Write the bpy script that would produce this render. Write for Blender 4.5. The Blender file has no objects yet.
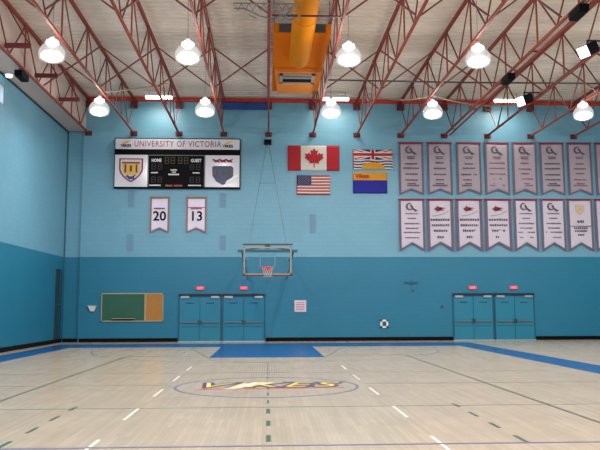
import bpy, bmesh, math, random
from mathutils import Vector, Matrix
random.seed(7)
S = bpy.context.scene
C = S.collection
PI = math.pi

# ---------------------------------------------------------------- camera
F_PX, YAW, PITCH, ROLL, EYE = 718.0, 0.046, 0.1134, -0.0033, 1.57
cd = bpy.data.cameras.new('camera'); cam = bpy.data.objects.new('camera', cd); C.objects.link(cam)
cd.sensor_width = 36; cd.lens = F_PX / 600 * 36; cd.clip_end = 200
fw = Vector((math.sin(YAW)*math.cos(PITCH), math.cos(YAW)*math.cos(PITCH), math.sin(PITCH)))
rt = Vector((math.cos(YAW), -math.sin(YAW), 0)); up = rt.cross(fw)
r2 = rt*math.cos(ROLL) + up*math.sin(ROLL); u2 = -rt*math.sin(ROLL) + up*math.cos(ROLL)
cam.matrix_world = Matrix(((r2.x, u2.x, -fw.x, 0), (r2.y, u2.y, -fw.y, 0), (r2.z, u2.z, -fw.z, EYE), (0, 0, 0, 1)))
S.camera = cam

# ---------------------------------------------------------------- world, exposure
LAMP_UP = 130
LAMP_DOWN = 165
STRIP_W = 60
w = bpy.data.worlds.new('world'); S.world = w; w.use_nodes = True
w.node_tree.nodes['Background'].inputs[0].default_value = (.75, .88, 1, 1)
w.node_tree.nodes['Background'].inputs[1].default_value = 2.5
S.view_settings.view_transform = 'Standard'; S.view_settings.look = 'None'
S.view_settings.gamma = 1; S.view_settings.use_curve_mapping = False
S.view_settings.exposure = -0.06

# ---------------------------------------------------------------- measures (metres)
YW = 33.38                    # back wall
XL, XR, YF = -9.36, 19.5, -6.0
ZP = 3.88                     # top of the darker paint
ZB, ZT = 9.71, 11.30          # truss bottom / top chord
T0, TP = 0.05, 2.105          # first truss, spacing
LAMP_COLS = (-6.4, -2.39, 2.46, 6.43, 12.4, 16.6)
LAMP_ROWS = (27.0, 20.95, 14.9, 8.85, 2.8, -3.2)

# ---------------------------------------------------------------- helpers
def srgb(r, g, b):
    f = lambda c: (c/255/12.92) if c/255 <= .04045 else ((c/255+.055)/1.055)**2.4
    return (f(r), f(g), f(b), 1)
def mat(name, col, rough=.6, metal=0, noise=0, scale=8, emis=None, es=0, spec=.5, bump=0):
    m = bpy.data.materials.new(name); m.use_nodes = True
    nt = m.node_tree; b = nt.nodes['Principled BSDF']; L = nt.links.new
    b.inputs['Base Color'].default_value = col
    b.inputs['Roughness'].default_value = rough; b.inputs['Metallic'].default_value = metal
    b.inputs['Specular IOR Level'].default_value = spec
    if noise or bump:
        tc = nt.nodes.new('ShaderNodeTexCoord'); n = nt.nodes.new('ShaderNodeTexNoise')
        n.inputs['Scale'].default_value = scale; n.inputs['Detail'].default_value = 4
        L(tc.outputs['Object'], n.inputs['Vector'])
        if noise:
            mr = nt.nodes.new('ShaderNodeMapRange'); mr.inputs[3].default_value = 1-noise; mr.inputs[4].default_value = 1+noise
            L(n.outputs['Fac'], mr.inputs[0])
            vm = nt.nodes.new('ShaderNodeVectorMath'); vm.operation = 'SCALE'; vm.inputs[0].default_value = col[:3]
            L(mr.outputs[0], vm.inputs['Scale']); L(vm.outputs[0], b.inputs['Base Color'])
        if bump:
            bp = nt.nodes.new('ShaderNodeBump'); bp.inputs['Strength'].default_value = bump; bp.inputs['Distance'].default_value = .01
            L(n.outputs['Fac'], bp.inputs['Height']); L(bp.outputs[0], b.inputs['Normal'])
    if emis:
        b.inputs['Emission Color'].default_value = emis; b.inputs['Emission Strength'].default_value = es
    return m

class MB:
    def __init__(s): s.v = []; s.f = []; s.m = []; s.sm = []
    def add(s, vs, fs, mi=0, smooth=False):
        o = len(s.v); s.v += [tuple(v) for v in vs]
        for f in fs: s.f.append(tuple(i+o for i in f)); s.m.append(mi); s.sm.append(smooth)
        return s
    def box(s, x0, x1, y0, y1, z0, z1, mi=0):
        vs = [(x, y, z) for z in (z0, z1) for y in (y0, y1) for x in (x0, x1)]
        return s.add(vs, [(0,2,3,1),(4,5,7,6),(0,1,5,4),(2,6,7,3),(0,4,6,2),(1,3,7,5)], mi)
    def bar(s, p, q, a, b=None, mi=0):
        p = Vector(p); q = Vector(q); b = b or a; d = (q-p).normalized()
        r = d.cross(Vector((0,0,1)))
        r = r.normalized() if r.length > 1e-4 else Vector((1,0,0))
        u = r.cross(d)
        vs = [e + r*sx*a/2 + u*sz*b/2 for e in (p, q) for sx, sz in ((-1,-1),(1,-1),(1,1),(-1,1))]
        return s.add(vs, [(0,1,2,3),(7,6,5,4),(0,4,5,1),(1,5,6,2),(2,6,7,3),(3,7,4,0)], mi)
    def tube(s, pts, r, n=8, mi=0, closed=False):
        pts = [Vector(p) for p in pts]; N = len(pts); vs = []; fs = []
        prev = None
        for i, p in enumerate(pts):
            if closed: d = pts[(i+1) % N]-pts[i-1]
            else: d = pts[min(i+1, N-1)]-pts[max(i-1, 0)]
            d.normalize()
            a = Vector((0,0,1)) if abs(d.z) < .9 else Vector((1,0,0))
            if prev is None or abs(prev.dot(d)) > .95: u = d.cross(a).normalized()
            else: u = (prev - d*prev.dot(d)).normalized()
            prev = u; v = d.cross(u)
            rr = r[i] if isinstance(r, (list, tuple)) else r
            vs += [p + (u*math.cos(2*PI*k/n) + v*math.sin(2*PI*k/n))*rr for k in range(n)]
        for i in range(N if closed else N-1):
            j = (i+1) % N
            fs += [(i*n+k, i*n+(k+1) % n, j*n+(k+1) % n, j*n+k) for k in range(n)]
        s.add(vs, fs, mi, True)
        if not closed:
            s.add(vs[:n], [tuple(range(n))[::-1]], mi); s.add(vs[-n:], [tuple(range(n))], mi)
        return s
    def lathe(s, c, prof, n=24, mi=0):
        vs = [(c[0]+r*math.cos(2*PI*k/n), c[1]+r*math.sin(2*PI*k/n), c[2]+z) for r, z in prof for k in range(n)]
        fs = [(i*n+k, i*n+(k+1) % n, (i+1)*n+(k+1) % n, (i+1)*n+k) for i in range(len(prof)-1) for k in range(n)]
        return s.add(vs, fs, mi, True)
    def poly(s, pts, y0, y1, mi=0, off=None):     # polygon in the XZ plane, thickness in Y
        n = len(pts); o = off or (lambda x, z: 0)
        vs = [(x, y0+o(x, z), z) for x, z in pts] + [(x, y1+o(x, z), z) for x, z in pts]
        return s.add(vs, [tuple(range(n)), tuple(range(2*n-1, n-1, -1))] + [(i, i+n, (i+1) % n+n, (i+1) % n) for i in range(n)], mi)
    def fpoly(s, pts, z0, z1, mi=0):              # polygon on the floor
        n = len(pts); vs = [(x, y, z0) for x, y in pts] + [(x, y, z1) for x, y in pts]
        return s.add(vs, [tuple(range(n))[::-1], tuple(range(n, 2*n))] + [(i, (i+1) % n, (i+1) % n+n, i+n) for i in range(n)], mi)
    def build(s, name, mats, parent=None, loc=None):
        me = bpy.data.meshes.new(name); me.from_pydata(s.v, [], s.f)
        for m in (mats if isinstance(mats, (list, tuple)) else [mats]): me.materials.append(m)
        me.polygons.foreach_set('material_index', s.m); me.polygons.foreach_set('use_smooth', s.sm)
        bm = bmesh.new(); bm.from_mesh(me); bmesh.ops.recalc_face_normals(bm, faces=bm.faces); bm.to_mesh(me); bm.free()
        o = bpy.data.objects.new(name, me); C.objects.link(o)
        if parent: o.parent = parent
        if loc: o.location = loc
        return o

def tag(o, label=None, cat=None, group=None, kind=None):
    if label: o['label'] = label
    if cat: o['category'] = cat
    if group: o['group'] = group
    if kind: o['kind'] = kind
    return o
def thing(name, label, cat, loc=(0,0,0), group=None):
    o = bpy.data.objects.new(name, None); C.objects.link(o); o.location = loc; o.empty_display_size = .2
    return tag(o, label, cat, group)
def struct(o): o['kind'] = 'structure'; return o
def copy_tree(o, parent=None):
    c = o.copy(); C.objects.link(c)
    if parent: c.parent = parent
    for ch in [x for x in list(C.objects) if x.parent == o]: copy_tree(ch, c)
    return c
def text(name, body, size, m, parent, loc, depth=.006, flat=False, shear=0, offset=0, sx=1, align='CENTER', space=1):
    cu = bpy.data.curves.new('tmp', 'FONT'); cu.body = body; cu.size = size; cu.extrude = depth/2
    cu.align_x = align; cu.align_y = 'CENTER'; cu.shear = shear; cu.offset = offset; cu.space_character = space
    cu.resolution_u = 3
    t = bpy.data.objects.new('tmp', cu); C.objects.link(t)
    bpy.context.view_layer.update()
    me = bpy.data.meshes.new_from_object(t.evaluated_get(bpy.context.evaluated_depsgraph_get()))
    bpy.data.objects.remove(t); bpy.data.curves.remove(cu)
    R = Matrix.Identity(4) if flat else Matrix.Rotation(PI/2, 4, 'X')
    me.transform(Matrix.Translation(Vector(loc)) @ R @ Matrix.Diagonal((sx, 1, 1, 1)))
    me.name = name; me.materials.clear(); me.materials.append(m)
    o = bpy.data.objects.new(name, me); C.objects.link(o); o.parent = parent
    return o

# ---------------------------------------------------------------- materials
def wall_mat():
    m = mat('two_tone_painted_block', (1,1,1,1), rough=.42); nt = m.node_tree; L = nt.links.new; b = nt.nodes['Principled BSDF']
    g = nt.nodes.new('ShaderNodeNewGeometry'); sp = nt.nodes.new('ShaderNodeSeparateXYZ'); L(g.outputs['Position'], sp.inputs[0])
    gt = nt.nodes.new('ShaderNodeMath'); gt.operation = 'GREATER_THAN'; gt.inputs[1].default_value = ZP; L(sp.outputs['Z'], gt.inputs[0])
    mx = nt.nodes.new('ShaderNodeMix'); mx.data_type = 'RGBA'; L(gt.outputs[0], mx.inputs[0])
    mx.inputs[6].default_value = srgb(31, 117, 149); mx.inputs[7].default_value = srgb(108, 163, 187)
    ad = nt.nodes.new('ShaderNodeMath'); L(sp.outputs['X'], ad.inputs[0]); L(sp.outputs['Y'], ad.inputs[1])
    cb = nt.nodes.new('ShaderNodeCombineXYZ'); L(ad.outputs[0], cb.inputs[0]); L(sp.outputs['Z'], cb.inputs[1])
    br = nt.nodes.new('ShaderNodeTexBrick'); L(cb.outputs[0], br.inputs['Vector'])
    br.inputs['Scale'].default_value = 1; br.inputs['Brick Width'].default_value = .4; br.inputs['Row Height'].default_value = .2
    br.inputs['Mortar Size'].default_value = .006; br.inputs['Color1'].default_value = (1,1,1,1); br.inputs['Color2'].default_value = (.96,.96,.96,1); br.inputs['Mortar'].default_value = (.86,.86,.86,1)
    n = nt.nodes.new('ShaderNodeTexNoise'); n.inputs['Scale'].default_value = .6; n.inputs['Detail'].default_value = 5; L(g.outputs['Position'], n.inputs['Vector'])
    mr = nt.nodes.new('ShaderNodeMapRange'); mr.inputs[3].default_value = .9; mr.inputs[4].default_value = 1.1; L(n.outputs['Fac'], mr.inputs[0])
    m1 = nt.nodes.new('ShaderNodeMix'); m1.data_type = 'RGBA'; m1.blend_type = 'MULTIPLY'; m1.inputs[0].default_value = 1; L(mx.outputs[2], m1.inputs[6]); L(br.outputs['Color'], m1.inputs[7])
    sc = nt.nodes.new('ShaderNodeVectorMath'); sc.operation = 'SCALE'; L(m1.outputs[2], sc.inputs[0]); L(mr.outputs[0], sc.inputs['Scale'])
    L(sc.outputs[0], b.inputs['Base Color'])
    bp = nt.nodes.new('ShaderNodeBump'); bp.inputs['Strength'].default_value = .25; bp.inputs['Distance'].default_value = .01; L(br.outputs['Fac'], bp.inputs['Height']); bp.invert = True; L(bp.outputs[0], b.inputs['Normal'])
    return m
def floor_mat():
    m = mat('varnished_maple_strips', (1,1,1,1), rough=.2, spec=.45); nt = m.node_tree; L = nt.links.new; b = nt.nodes['Principled BSDF']
    g = nt.nodes.new('ShaderNodeNewGeometry'); sp = nt.nodes.new('ShaderNodeSeparateXYZ'); L(g.outputs['Position'], sp.inputs[0])
    cb = nt.nodes.new('ShaderNodeCombineXYZ'); L(sp.outputs['Y'], cb.inputs[0]); L(sp.outputs['X'], cb.inputs[1])
    br = nt.nodes.new('ShaderNodeTexBrick'); L(cb.outputs[0], br.inputs['Vector']); br.inputs['Scale'].default_value = 1
    br.inputs['Brick Width'].default_value = 1.3; br.inputs['Row Height'].default_value = .06; br.inputs['Mortar Size'].default_value = .0015; br.inputs['Bias'].default_value = 0
    br.inputs['Color1'].default_value = srgb(198, 180, 156); br.inputs['Color2'].default_value = srgb(186, 168, 144); br.inputs['Mortar'].default_value = srgb(168, 148, 124)
    n = nt.nodes.new('ShaderNodeTexNoise'); n.inputs['Scale'].default_value = 1.3; n.inputs['Detail'].default_value = 6; L(g.outputs['Position'], n.inputs['Vector'])
    mr = nt.nodes.new('ShaderNodeMapRange'); mr.inputs[3].default_value = .86; mr.inputs[4].default_value = 1.14; L(n.outputs['Fac'], mr.inputs[0])
    sc = nt.nodes.new('ShaderNodeVectorMath'); sc.operation = 'SCALE'; L(br.outputs['Color'], sc.inputs[0]); L(mr.outputs[0], sc.inputs['Scale'])
    L(sc.outputs[0], b.inputs['Base Color'])
    n2 = nt.nodes.new('ShaderNodeTexNoise'); n2.inputs['Scale'].default_value = 4; L(g.outputs['Position'], n2.inputs['Vector'])
    m2 = nt.nodes.new('ShaderNodeMapRange'); m2.inputs[3].default_value = .15; m2.inputs[4].default_value = .22; L(n2.outputs['Fac'], m2.inputs[0]); L(m2.outputs[0], b.inputs['Roughness'])
    return m
def deck_mat():
    m = mat('off_white_steel_deck', (1,1,1,1), rough=.7); nt = m.node_tree; L = nt.links.new; b = nt.nodes['Principled BSDF']
    g = nt.nodes.new('ShaderNodeNewGeometry'); mp = nt.nodes.new('ShaderNodeMapping'); mp.inputs['Scale'].default_value = (.03, .55, 1); L(g.outputs['Position'], mp.inputs[0])
    n = nt.nodes.new('ShaderNodeTexNoise'); n.inputs['Scale'].default_value = 1; n.inputs['Detail'].default_value = 1; L(mp.outputs[0], n.inputs['Vector'])
    cr = nt.nodes.new('ShaderNodeValToRGB'); L(n.outputs['Fac'], cr.inputs[0])
    cr.color_ramp.elements[0].position = .35; cr.color_ramp.elements[0].color = srgb(206, 196, 186)
    cr.color_ramp.elements[1].position = .62; cr.color_ramp.elements[1].color = srgb(226, 218, 208)
    L(cr.outputs[0], b.inputs['Base Color'])
    return m
M = dict(
    wall=wall_mat(), floor=floor_mat(), deck=deck_mat(),
    soffit=mat('beige_soffit', srgb(205, 188, 178), .8, noise=.04, scale=2),
    base=mat('black_rubber_base', srgb(8, 9, 16), .6, noise=.1, spec=.1),
    red=mat('red_oxide_steel', srgb(142, 60, 46), .7, noise=.12, scale=5),
    dred=mat('dark_red_steel', srgb(96, 26, 32), .5, noise=.1, scale=5),
    brownred=mat('brown_red_steel', srgb(116, 58, 50), .55, noise=.1, scale=5),
    ored=mat('orange_red_steel', srgb(190, 52, 30), .45, noise=.08, scale=3),
    orange=mat('orange_painted_duct', srgb(204, 108, 0), .8, noise=.06, scale=3, spec=.1),
    pipe=mat('yellow_orange_pipe', srgb(208, 128, 0), .75, noise=.05, scale=3, spec=.1),
    dorange=mat('light_orange_panel', srgb(208, 124, 36), .7, noise=.06, scale=3),
    grey=mat('grey_metal', srgb(120, 124, 126), .4, .6, noise=.08),
    dgrey=mat('dark_grey_metal', srgb(70, 76, 80), .5, .3, noise=.1),
    alu=mat('brushed_aluminium', srgb(200, 200, 200), .3, .8, noise=.05),
    black=mat('black_enamel', srgb(6, 5, 10), .6, noise=.1, spec=.1),
    white=mat('white_enamel', srgb(232, 230, 232), .4, noise=.03),
    gloss=mat('glossy_white_panel', srgb(214, 210, 220), .16, noise=.03),
    blue=mat('court_blue_paint', srgb(18, 78, 144), .25, noise=.06, scale=3),
    navy=mat('navy_paint', srgb(28, 34, 92), .4, noise=.06),
    bluesteel=mat('blue_steel', srgb(24, 66, 140), .45, noise=.1),
    green=mat('dark_green_line_paint', srgb(52, 92, 72), .3, noise=.08),
    linewhite=mat('white_line_paint', srgb(222, 220, 212), .3, noise=.05),
    linepurple=mat('violet_line_paint', srgb(96, 100, 140), .3, noise=.06),
    linegrey=mat('grey_green_line_paint', srgb(120, 128, 116), .3, noise=.08),
    yellow=mat('yellow_paint', srgb(240, 214, 60), .35, noise=.04),
    linered=mat('red_paint', srgb(190, 60, 62), .35, noise=.05),
    teal=mat('teal_door_enamel', srgb(36, 124, 154), .35, noise=.05, scale=3),
    teal2=mat('deeper_teal_door_enamel', srgb(32, 120, 154), .35, noise=.05, scale=3),
    tealframe=mat('dark_teal_frame', srgb(26, 88, 112), .4, noise=.05),
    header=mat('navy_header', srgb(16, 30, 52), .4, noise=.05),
    chalk=mat('green_chalkboard', srgb(36, 92, 74), .5, noise=.12, scale=2),
    cork=mat('cork', srgb(176, 122, 62), .85, noise=.16, scale=18),
    tan=mat('tan_wood_trim', srgb(168, 156, 124), .5, noise=.08),
    gold=mat('gold_paint', srgb(206, 168, 62), .4, noise=.08),
    maroon=mat('maroon_cloth', srgb(122, 38, 62), .8, noise=.08),
    mauve=mat('grey_mauve_cloth', srgb(108, 92, 116), .85, noise=.08),
    ink=mat('dark_slate_lettering', srgb(88, 80, 100), .7, noise=.06),
    mink=mat('faded_maroon_lettering', srgb(136, 92, 112), .7, noise=.06),
    cloth=mat('pinkish_white_cloth', srgb(204, 194, 208), .85, noise=.04),
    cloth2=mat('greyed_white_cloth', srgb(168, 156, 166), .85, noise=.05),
    pencloth=mat('lilac_white_cloth', srgb(226, 216, 238), .85, noise=.04),
    brown=mat('brown_trim_cloth', srgb(150, 112, 96), .8, noise=.08),
    flagred=mat('flag_red', srgb(164, 10, 30), .75, noise=.06),
    flagwhite=mat('flag_white', srgb(204, 198, 192), .8, noise=.04),
    flagnavy=mat('flag_navy', srgb(34, 36, 88), .8, noise=.06),
    flagroyal=mat('flag_royal_blue', srgb(14, 20, 140), .75, noise=.06),
    flaggold=mat('flag_gold', srgb(206, 140, 16), .75, noise=.06),
    dim=mat('unlit_amber_digits', srgb(74, 64, 22), .5, noise=.05),
    vent=mat('greyish_lilac_louvre', srgb(108, 142, 170), .7, noise=.06),
    rim=mat('orange_rim', srgb(196, 44, 40), .4, noise=.05),
    cord=mat('white_net_cord', srgb(216, 206, 200), .8, noise=.05),
    frame=mat('champagne_metal_frame', srgb(160, 148, 132), .45, .2, noise=.05),
    exit=mat('lit_red_sign', srgb(220, 50, 70), .5, emis=srgb(240, 60, 90), es=.8),
    paper=mat('pinkish_paper', srgb(232, 206, 216), .8, noise=.05, scale=20),
    lampskin=mat('grey_lamp_housing', srgb(190, 186, 186), .45, .2, noise=.06),
    pad=mat('deep_green_wall_pad', srgb(14, 52, 66), .6, noise=.08),
)
def glow_mat(name, es, transp, col=(1, .97, .95, 1)):
    m = bpy.data.materials.new(name); m.use_nodes = True; nt = m.node_tree; nt.nodes.clear(); L = nt.links.new
    o = nt.nodes.new('ShaderNodeOutputMaterial'); e = nt.nodes.new('ShaderNodeEmission'); e.inputs[0].default_value = col; e.inputs[1].default_value = es
    t = nt.nodes.new('ShaderNodeBsdfTransparent'); x = nt.nodes.new('ShaderNodeMixShader'); x.inputs[0].default_value = transp
    gl = nt.nodes.new('ShaderNodeBsdfGlossy'); gl.inputs[1].default_value = .15; a = nt.nodes.new('ShaderNodeMixShader'); a.inputs[0].default_value = .12
    L(e.outputs[0], a.inputs[1]); L(gl.outputs[0], a.inputs[2]); L(a.outputs[0], x.inputs[1]); L(t.outputs[0], x.inputs[2]); L(x.outputs[0], o.inputs[0])
    return m
M['refractor'] = glow_mat('prismatic_refractor', 1.0, .6)
M['lens'] = glow_mat('bright_lamp_lens', 9.0, .3)
M['bulb'] = glow_mat('bright_bulb', 8.0, .4)
M['striplens'] = glow_mat('strip_lamp_lens', 14.0, .2, (1, .93, .8, 1))
M['floodlens'] = glow_mat('flood_lens', 4.0, .0)
def glass_mat(name, tint, g=.1):
    m = bpy.data.materials.new(name); m.use_nodes = True; nt = m.node_tree; nt.nodes.clear(); L = nt.links.new
    o = nt.nodes.new('ShaderNodeOutputMaterial'); t = nt.nodes.new('ShaderNodeBsdfTransparent'); t.inputs[0].default_value = tint
    gl = nt.nodes.new('ShaderNodeBsdfGlossy'); gl.inputs[1].default_value = .05; x = nt.nodes.new('ShaderNodeMixShader'); x.inputs[0].default_value = g
    L(t.outputs[0], x.inputs[1]); L(gl.outputs[0], x.inputs[2]); L(x.outputs[0], o.inputs[0]); return m
M['glass'] = glass_mat('backboard_glass', (.93, .97, .97, 1), .06)
M['winglass'] = glass_mat('window_glass', (.9, .96, 1, 1), .08)

# ---------------------------------------------------------------- setting
fl = struct(MB().box(XL-.3, XR+.3, YF-.3, YW+.5, -.2, 0).build('floor', M['floor']))
RX0, RX1 = XL, -8.56         # shallow recess in the corner of the back wall
b = MB().box(RX1, XR+.3, YW, YW+.5, 0, 12.2).box(RX0-.3, RX1, YW+.14, YW+.5, 0, 12.2)
wb = struct(b.build('wall_back', M['wall']))
# left wall with a clerestory opening
WY0, WY1, WZ0, WZ1 = 19.6, 25.35, 8.72, 9.42
b = MB().box(XL-.3, XL, YF-.3, YW+.14, 0, WZ0).box(XL-.3, XL, YF-.3, YW+.14, WZ1, 12.2)
b.box(XL-.3, XL, YF-.3, WY0, WZ0, WZ1).box(XL-.3, XL, WY1, YW+.14, WZ0, WZ1)
wl = struct(b.build('wall_left', M['wall']))
struct(MB().box(XR, XR+.3, YF-.3, YW, 0, 12.2).build('wall_right', M['wall']))
struct(MB().box(XL, XR, YF-.3, YF, 0, 12.2).build('wall_front', M['wall']))
win = struct(MB().box(XL-.2, XL-.02, WY0, WY1, WZ0, WZ0+.05).box(XL-.2, XL-.02, WY0, WY1, WZ1-.05, WZ1).box(XL-.2, XL-.02, WY0, WY0+.05, WZ0, WZ1).box(XL-.2, XL-.02, WY1-.05, WY1, WZ0, WZ1).box(XL-.16, XL-.06, 22.45, 22.5, WZ0, WZ1).build('window_1', M['alu']))
MB().box(XL-.12, XL-.11, WY0+.05, WY1-.05, WZ0+.05, WZ1-.05).build('pane', M['winglass'], win)
# corrugated deck
v = []; y = YF-.3; pit = .32
prof = []
while y < YW+.3:
    prof += [(y, 11.46), (y+.13, 11.46), (y+.17, 11.53), (y+.28, 11.53)]; y += pit
vs = [(x, yy, zz) for yy, zz in prof for x in (XL-.3, XR+.3)]
b = MB().add(vs, [(2*i, 2*i+2, 2*i+3, 2*i+1) for i in range(len(prof)-1)])
b.box(XL-.3, XR+.3, YF-.3, YW+.5, 11.6, 11.7)
struct(b.build('ceiling', M['deck']))
struct(MB().box(XL, -8.5, YF, YW, 9.78, 11.44).build('trim_1', M['soffit']))
# base boards
struct(MB().box(-8.53, -4.08, YW-.03, YW, 0, .17).build('baseboard_back', M['base']))
struct(MB().box(-.05, 8.64, YW-.03, YW, 0, .17).build('baseboard_back', M['base']))
struct(MB().box(12.55, XR, YW-.03, YW, 0, .17).build('baseboard_back', M['base']))
struct(MB().box(XL+.03, RX1-.02, YW+.11, YW+.14, 0, .17).build('baseboard_corner', M['base']))
struct(MB().box(XL, XL+.03, YF, YW+.11, 0, .17).build('baseboard_left', M['base']))
struct(MB().box(RX1-.035, RX1+.035, YW-.012, YW, 0, 11.4).build('trim_2', M['wall']))

struct(MB().box(XL, XL+.06, YF, YW+.13, 9.73, 9.78).build('soffit_shadow_line', M['header']))  # added dark strip, stands in for the shadow line under the soffit
struct(MB().box(XL, XL+.05, YW+.08, YW+.14, 0, 9.73).build('corner_seam', M['tealframe']))  # thin dark strip drawing the seam of the wall corner

# ---------------------------------------------------------------- court paint, parts of the floor
Z1, Z2, Z3, Z4 = .002, .0035, .005, .0065
YC = 14.58; YB = YC+14.0
b = MB()
for s in (-1, 1):
    x0, x1 = sorted((s*7.72, s*8.8)); b.box(x0, x1, YF, YB+2.9, 0, Z1)
b.box(-7.72, 7.72, YB+.25, YB+2.9, 0, Z1)
b.build('court_border', M['blue'], fl)
MB().box(-1.8, 1.8, YB-5.8, YB+.25, 0, Z1).build('key_paint', M['blue'], fl)
def seg(p, q, wd, z0=0, z1=Z2):
    p = Vector(p); q = Vector(q); d = (q-p).normalized(); n = Vector((-d.y, d.x))*wd/2
    return [tuple(p+n), tuple(p-n), tuple(q-n), tuple(q+n)]
def arc(cx, cy, r, wd, a0, a1, n=48):
    o = [(cx+(r+wd/2)*math.cos(a0+(a1-a0)*i/n), cy+(r+wd/2)*math.sin(a0+(a1-a0)*i/n)) for i in range(n+1)]
    i_ = [(cx+(r-wd/2)*math.cos(a0+(a1-a0)*i/n), cy+(r-wd/2)*math.sin(a0+(a1-a0)*i/n)) for i in range(n+1)]
    return o, i_
def addarc(b, *a):
    o, i = arc(*a)
    for k in range(len(o)-1): b.fpoly([o[k], i[k], i[k+1], o[k+1]], 0, Z2)
b = MB()
for s in (-1, 1): b.fpoly(seg((s*4.5, YC-9), (s*4.5, YC+9), .05), 0, Z2)
b.fpoly(seg((-4.5, YC+9), (4.5, YC+9), .04), 0, Z2)
b.build('volleyball_sideline', M['green'], fl)
b = MB()
for yy in (YC+3, YC-3): b.fpoly(seg((-6.6, yy), (6.6, yy), .04), 0, Z2)
b.fpoly(seg((-7.7, YC+.35), (-2.0, YC+.35), .05), 0, Z2); b.fpoly(seg((2.0, YC+.35), (7.7, YC+.35), .05), 0, Z2)
b.build('attack_line', M['linegrey'], fl)
b = MB().fpoly(seg((-7.7, 8.4), (7.7, 8.4), .055), 0, Z2)
b.build('violet_cross_line', M['linepurple'], fl)
b = MB()                      # basketball markings
addarc(b, 0, YB-1.57, 6.25, .045, PI+.05, 2*PI-.05, 64)
addarc(b, 0, YB-5.8, 1.8, .045, PI, 2*PI)
for s in (-1, 1):
    b.fpoly(seg((s*1.85, YB-5.8), (s*3.0, YB), .05), 0, Z2); b.fpoly(seg((s*6.25, YB-1.57), (s*6.25, YB), .045), 0, Z2)
b.build('basketball_marking', M['linegrey'], fl)
b = MB()
for s in (-1, 1):
    y = 8.45
    for k in range(4):
        b.fpoly(seg((s*3.02, y), (s*3.02, y+.42), .05), 0, Z2); y += .98
    
y = 8.66
for k in range(12):
    b.fpoly(seg((.02, y), (.02, y+.42), .055 if k < 3 else .03), 0, Z2); y += 1.13 if k < 3 else 1.0
b.build('green_dashed_line', M['green'], fl)
b = MB()
for s in (-1, 1):
    y = 7.75
    for k in range(5):
        b.fpoly(seg((s*2.0, y), (s*2.0, y+1.15), .045), 0, Z2); y += 2.65
b.build('white_dashed_line', M['linewhite'], fl)
b = MB(); addarc(b, 0, YC, 1.8, .05, 0, 2*PI, 72); b.build('centre_circle', M['linepurple'], fl)
b = MB()                      # team word mark on the floor
b.fpoly([(-1.3, YC-.52), (1.5, YC-.38), (1.5, YC-.30), (-1.3, YC-.38)], 0, Z2)
b.build('red_underline', M['linered'], fl)
b = MB().fpoly([(-.85, YC-.45), (-.62, YC-.45), (.2, YC+.72), (-.3, YC+.72)], 0, Z3+.001)
b.build('white_blade', M['linewhite'], fl)
text('word_outline', 'VIKES', 1.25, M['navy'], fl, (-.08, YC+.2, Z2/2+.001), depth=.004, flat=True, shear=.35, offset=.085, sx=.84, space=1.12)
text('word', 'VIKES', 1.25, M['yellow'], fl, (-.08, YC+.2, Z3), depth=.004, flat=True, shear=.35, offset=-.01, sx=.84, space=1.12)

# ---------------------------------------------------------------- doors on the back wall
def door(idx, x0, x1, m):
    fr = MB()
    fr.box(x0, x0+.05, YW-.06, YW, 0, 2.1).box(x1-.05, x1, YW-.06, YW, 0, 2.1).box(x0, x1, YW-.06, YW, 2.06, 2.18)
    d = struct(fr.build('door_%d' % idx, M['tealframe']))
    MB().box(x0+.01, x1-.01, YW-.1, YW-.05, 2.06, 2.17).build('header', M['header'], d)
    MB().box(x0, x1, YW-.1, YW-.01, 0, .03).build('threshold', M['alu'], d)
    xm = (x0+x1)/2
    for a, c, s in ((x0+.055, xm-.012, 1), (xm+.012, x1-.055, -1)):
        lf = MB().box(a, c, YW-.05, YW-.005, .03, 2.055).build('door_leaf', m, d)
        MB().box(a+.04, c-.04, YW-.11, YW-.05, .86, .91).build('push_bar', M['grey'], lf)
        MB().box(a+.05, c-.05, YW-.06, YW-.05, .66, .69).build('rail_groove', M['tealframe'], lf)
        h = a+.05 if s > 0 else c-.42
        MB().box(h, h+.37, YW-.12, YW-.05, 1.98, 2.07).build('door_closer', M['alu'], lf)
        MB().box((a+c)/2-.18, (a+c)/2+.18, YW-.058, YW-.05, 1.73, 1.77).build('label_strip', M['navy'], lf)
        MB().box(c-.07 if s > 0 else a+.02, c-.02 if s > 0 else a+.07, YW-.13, YW-.05, .8, .98).build('latch', M['dgrey'], lf)
door(1, -4.05, -2.09, M['teal']); door(2, -2.05, -.09, M['teal2'])
door(3, 8.66, 10.58, M['teal']); door(4, 10.62, 12.53, M['teal'])

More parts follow.
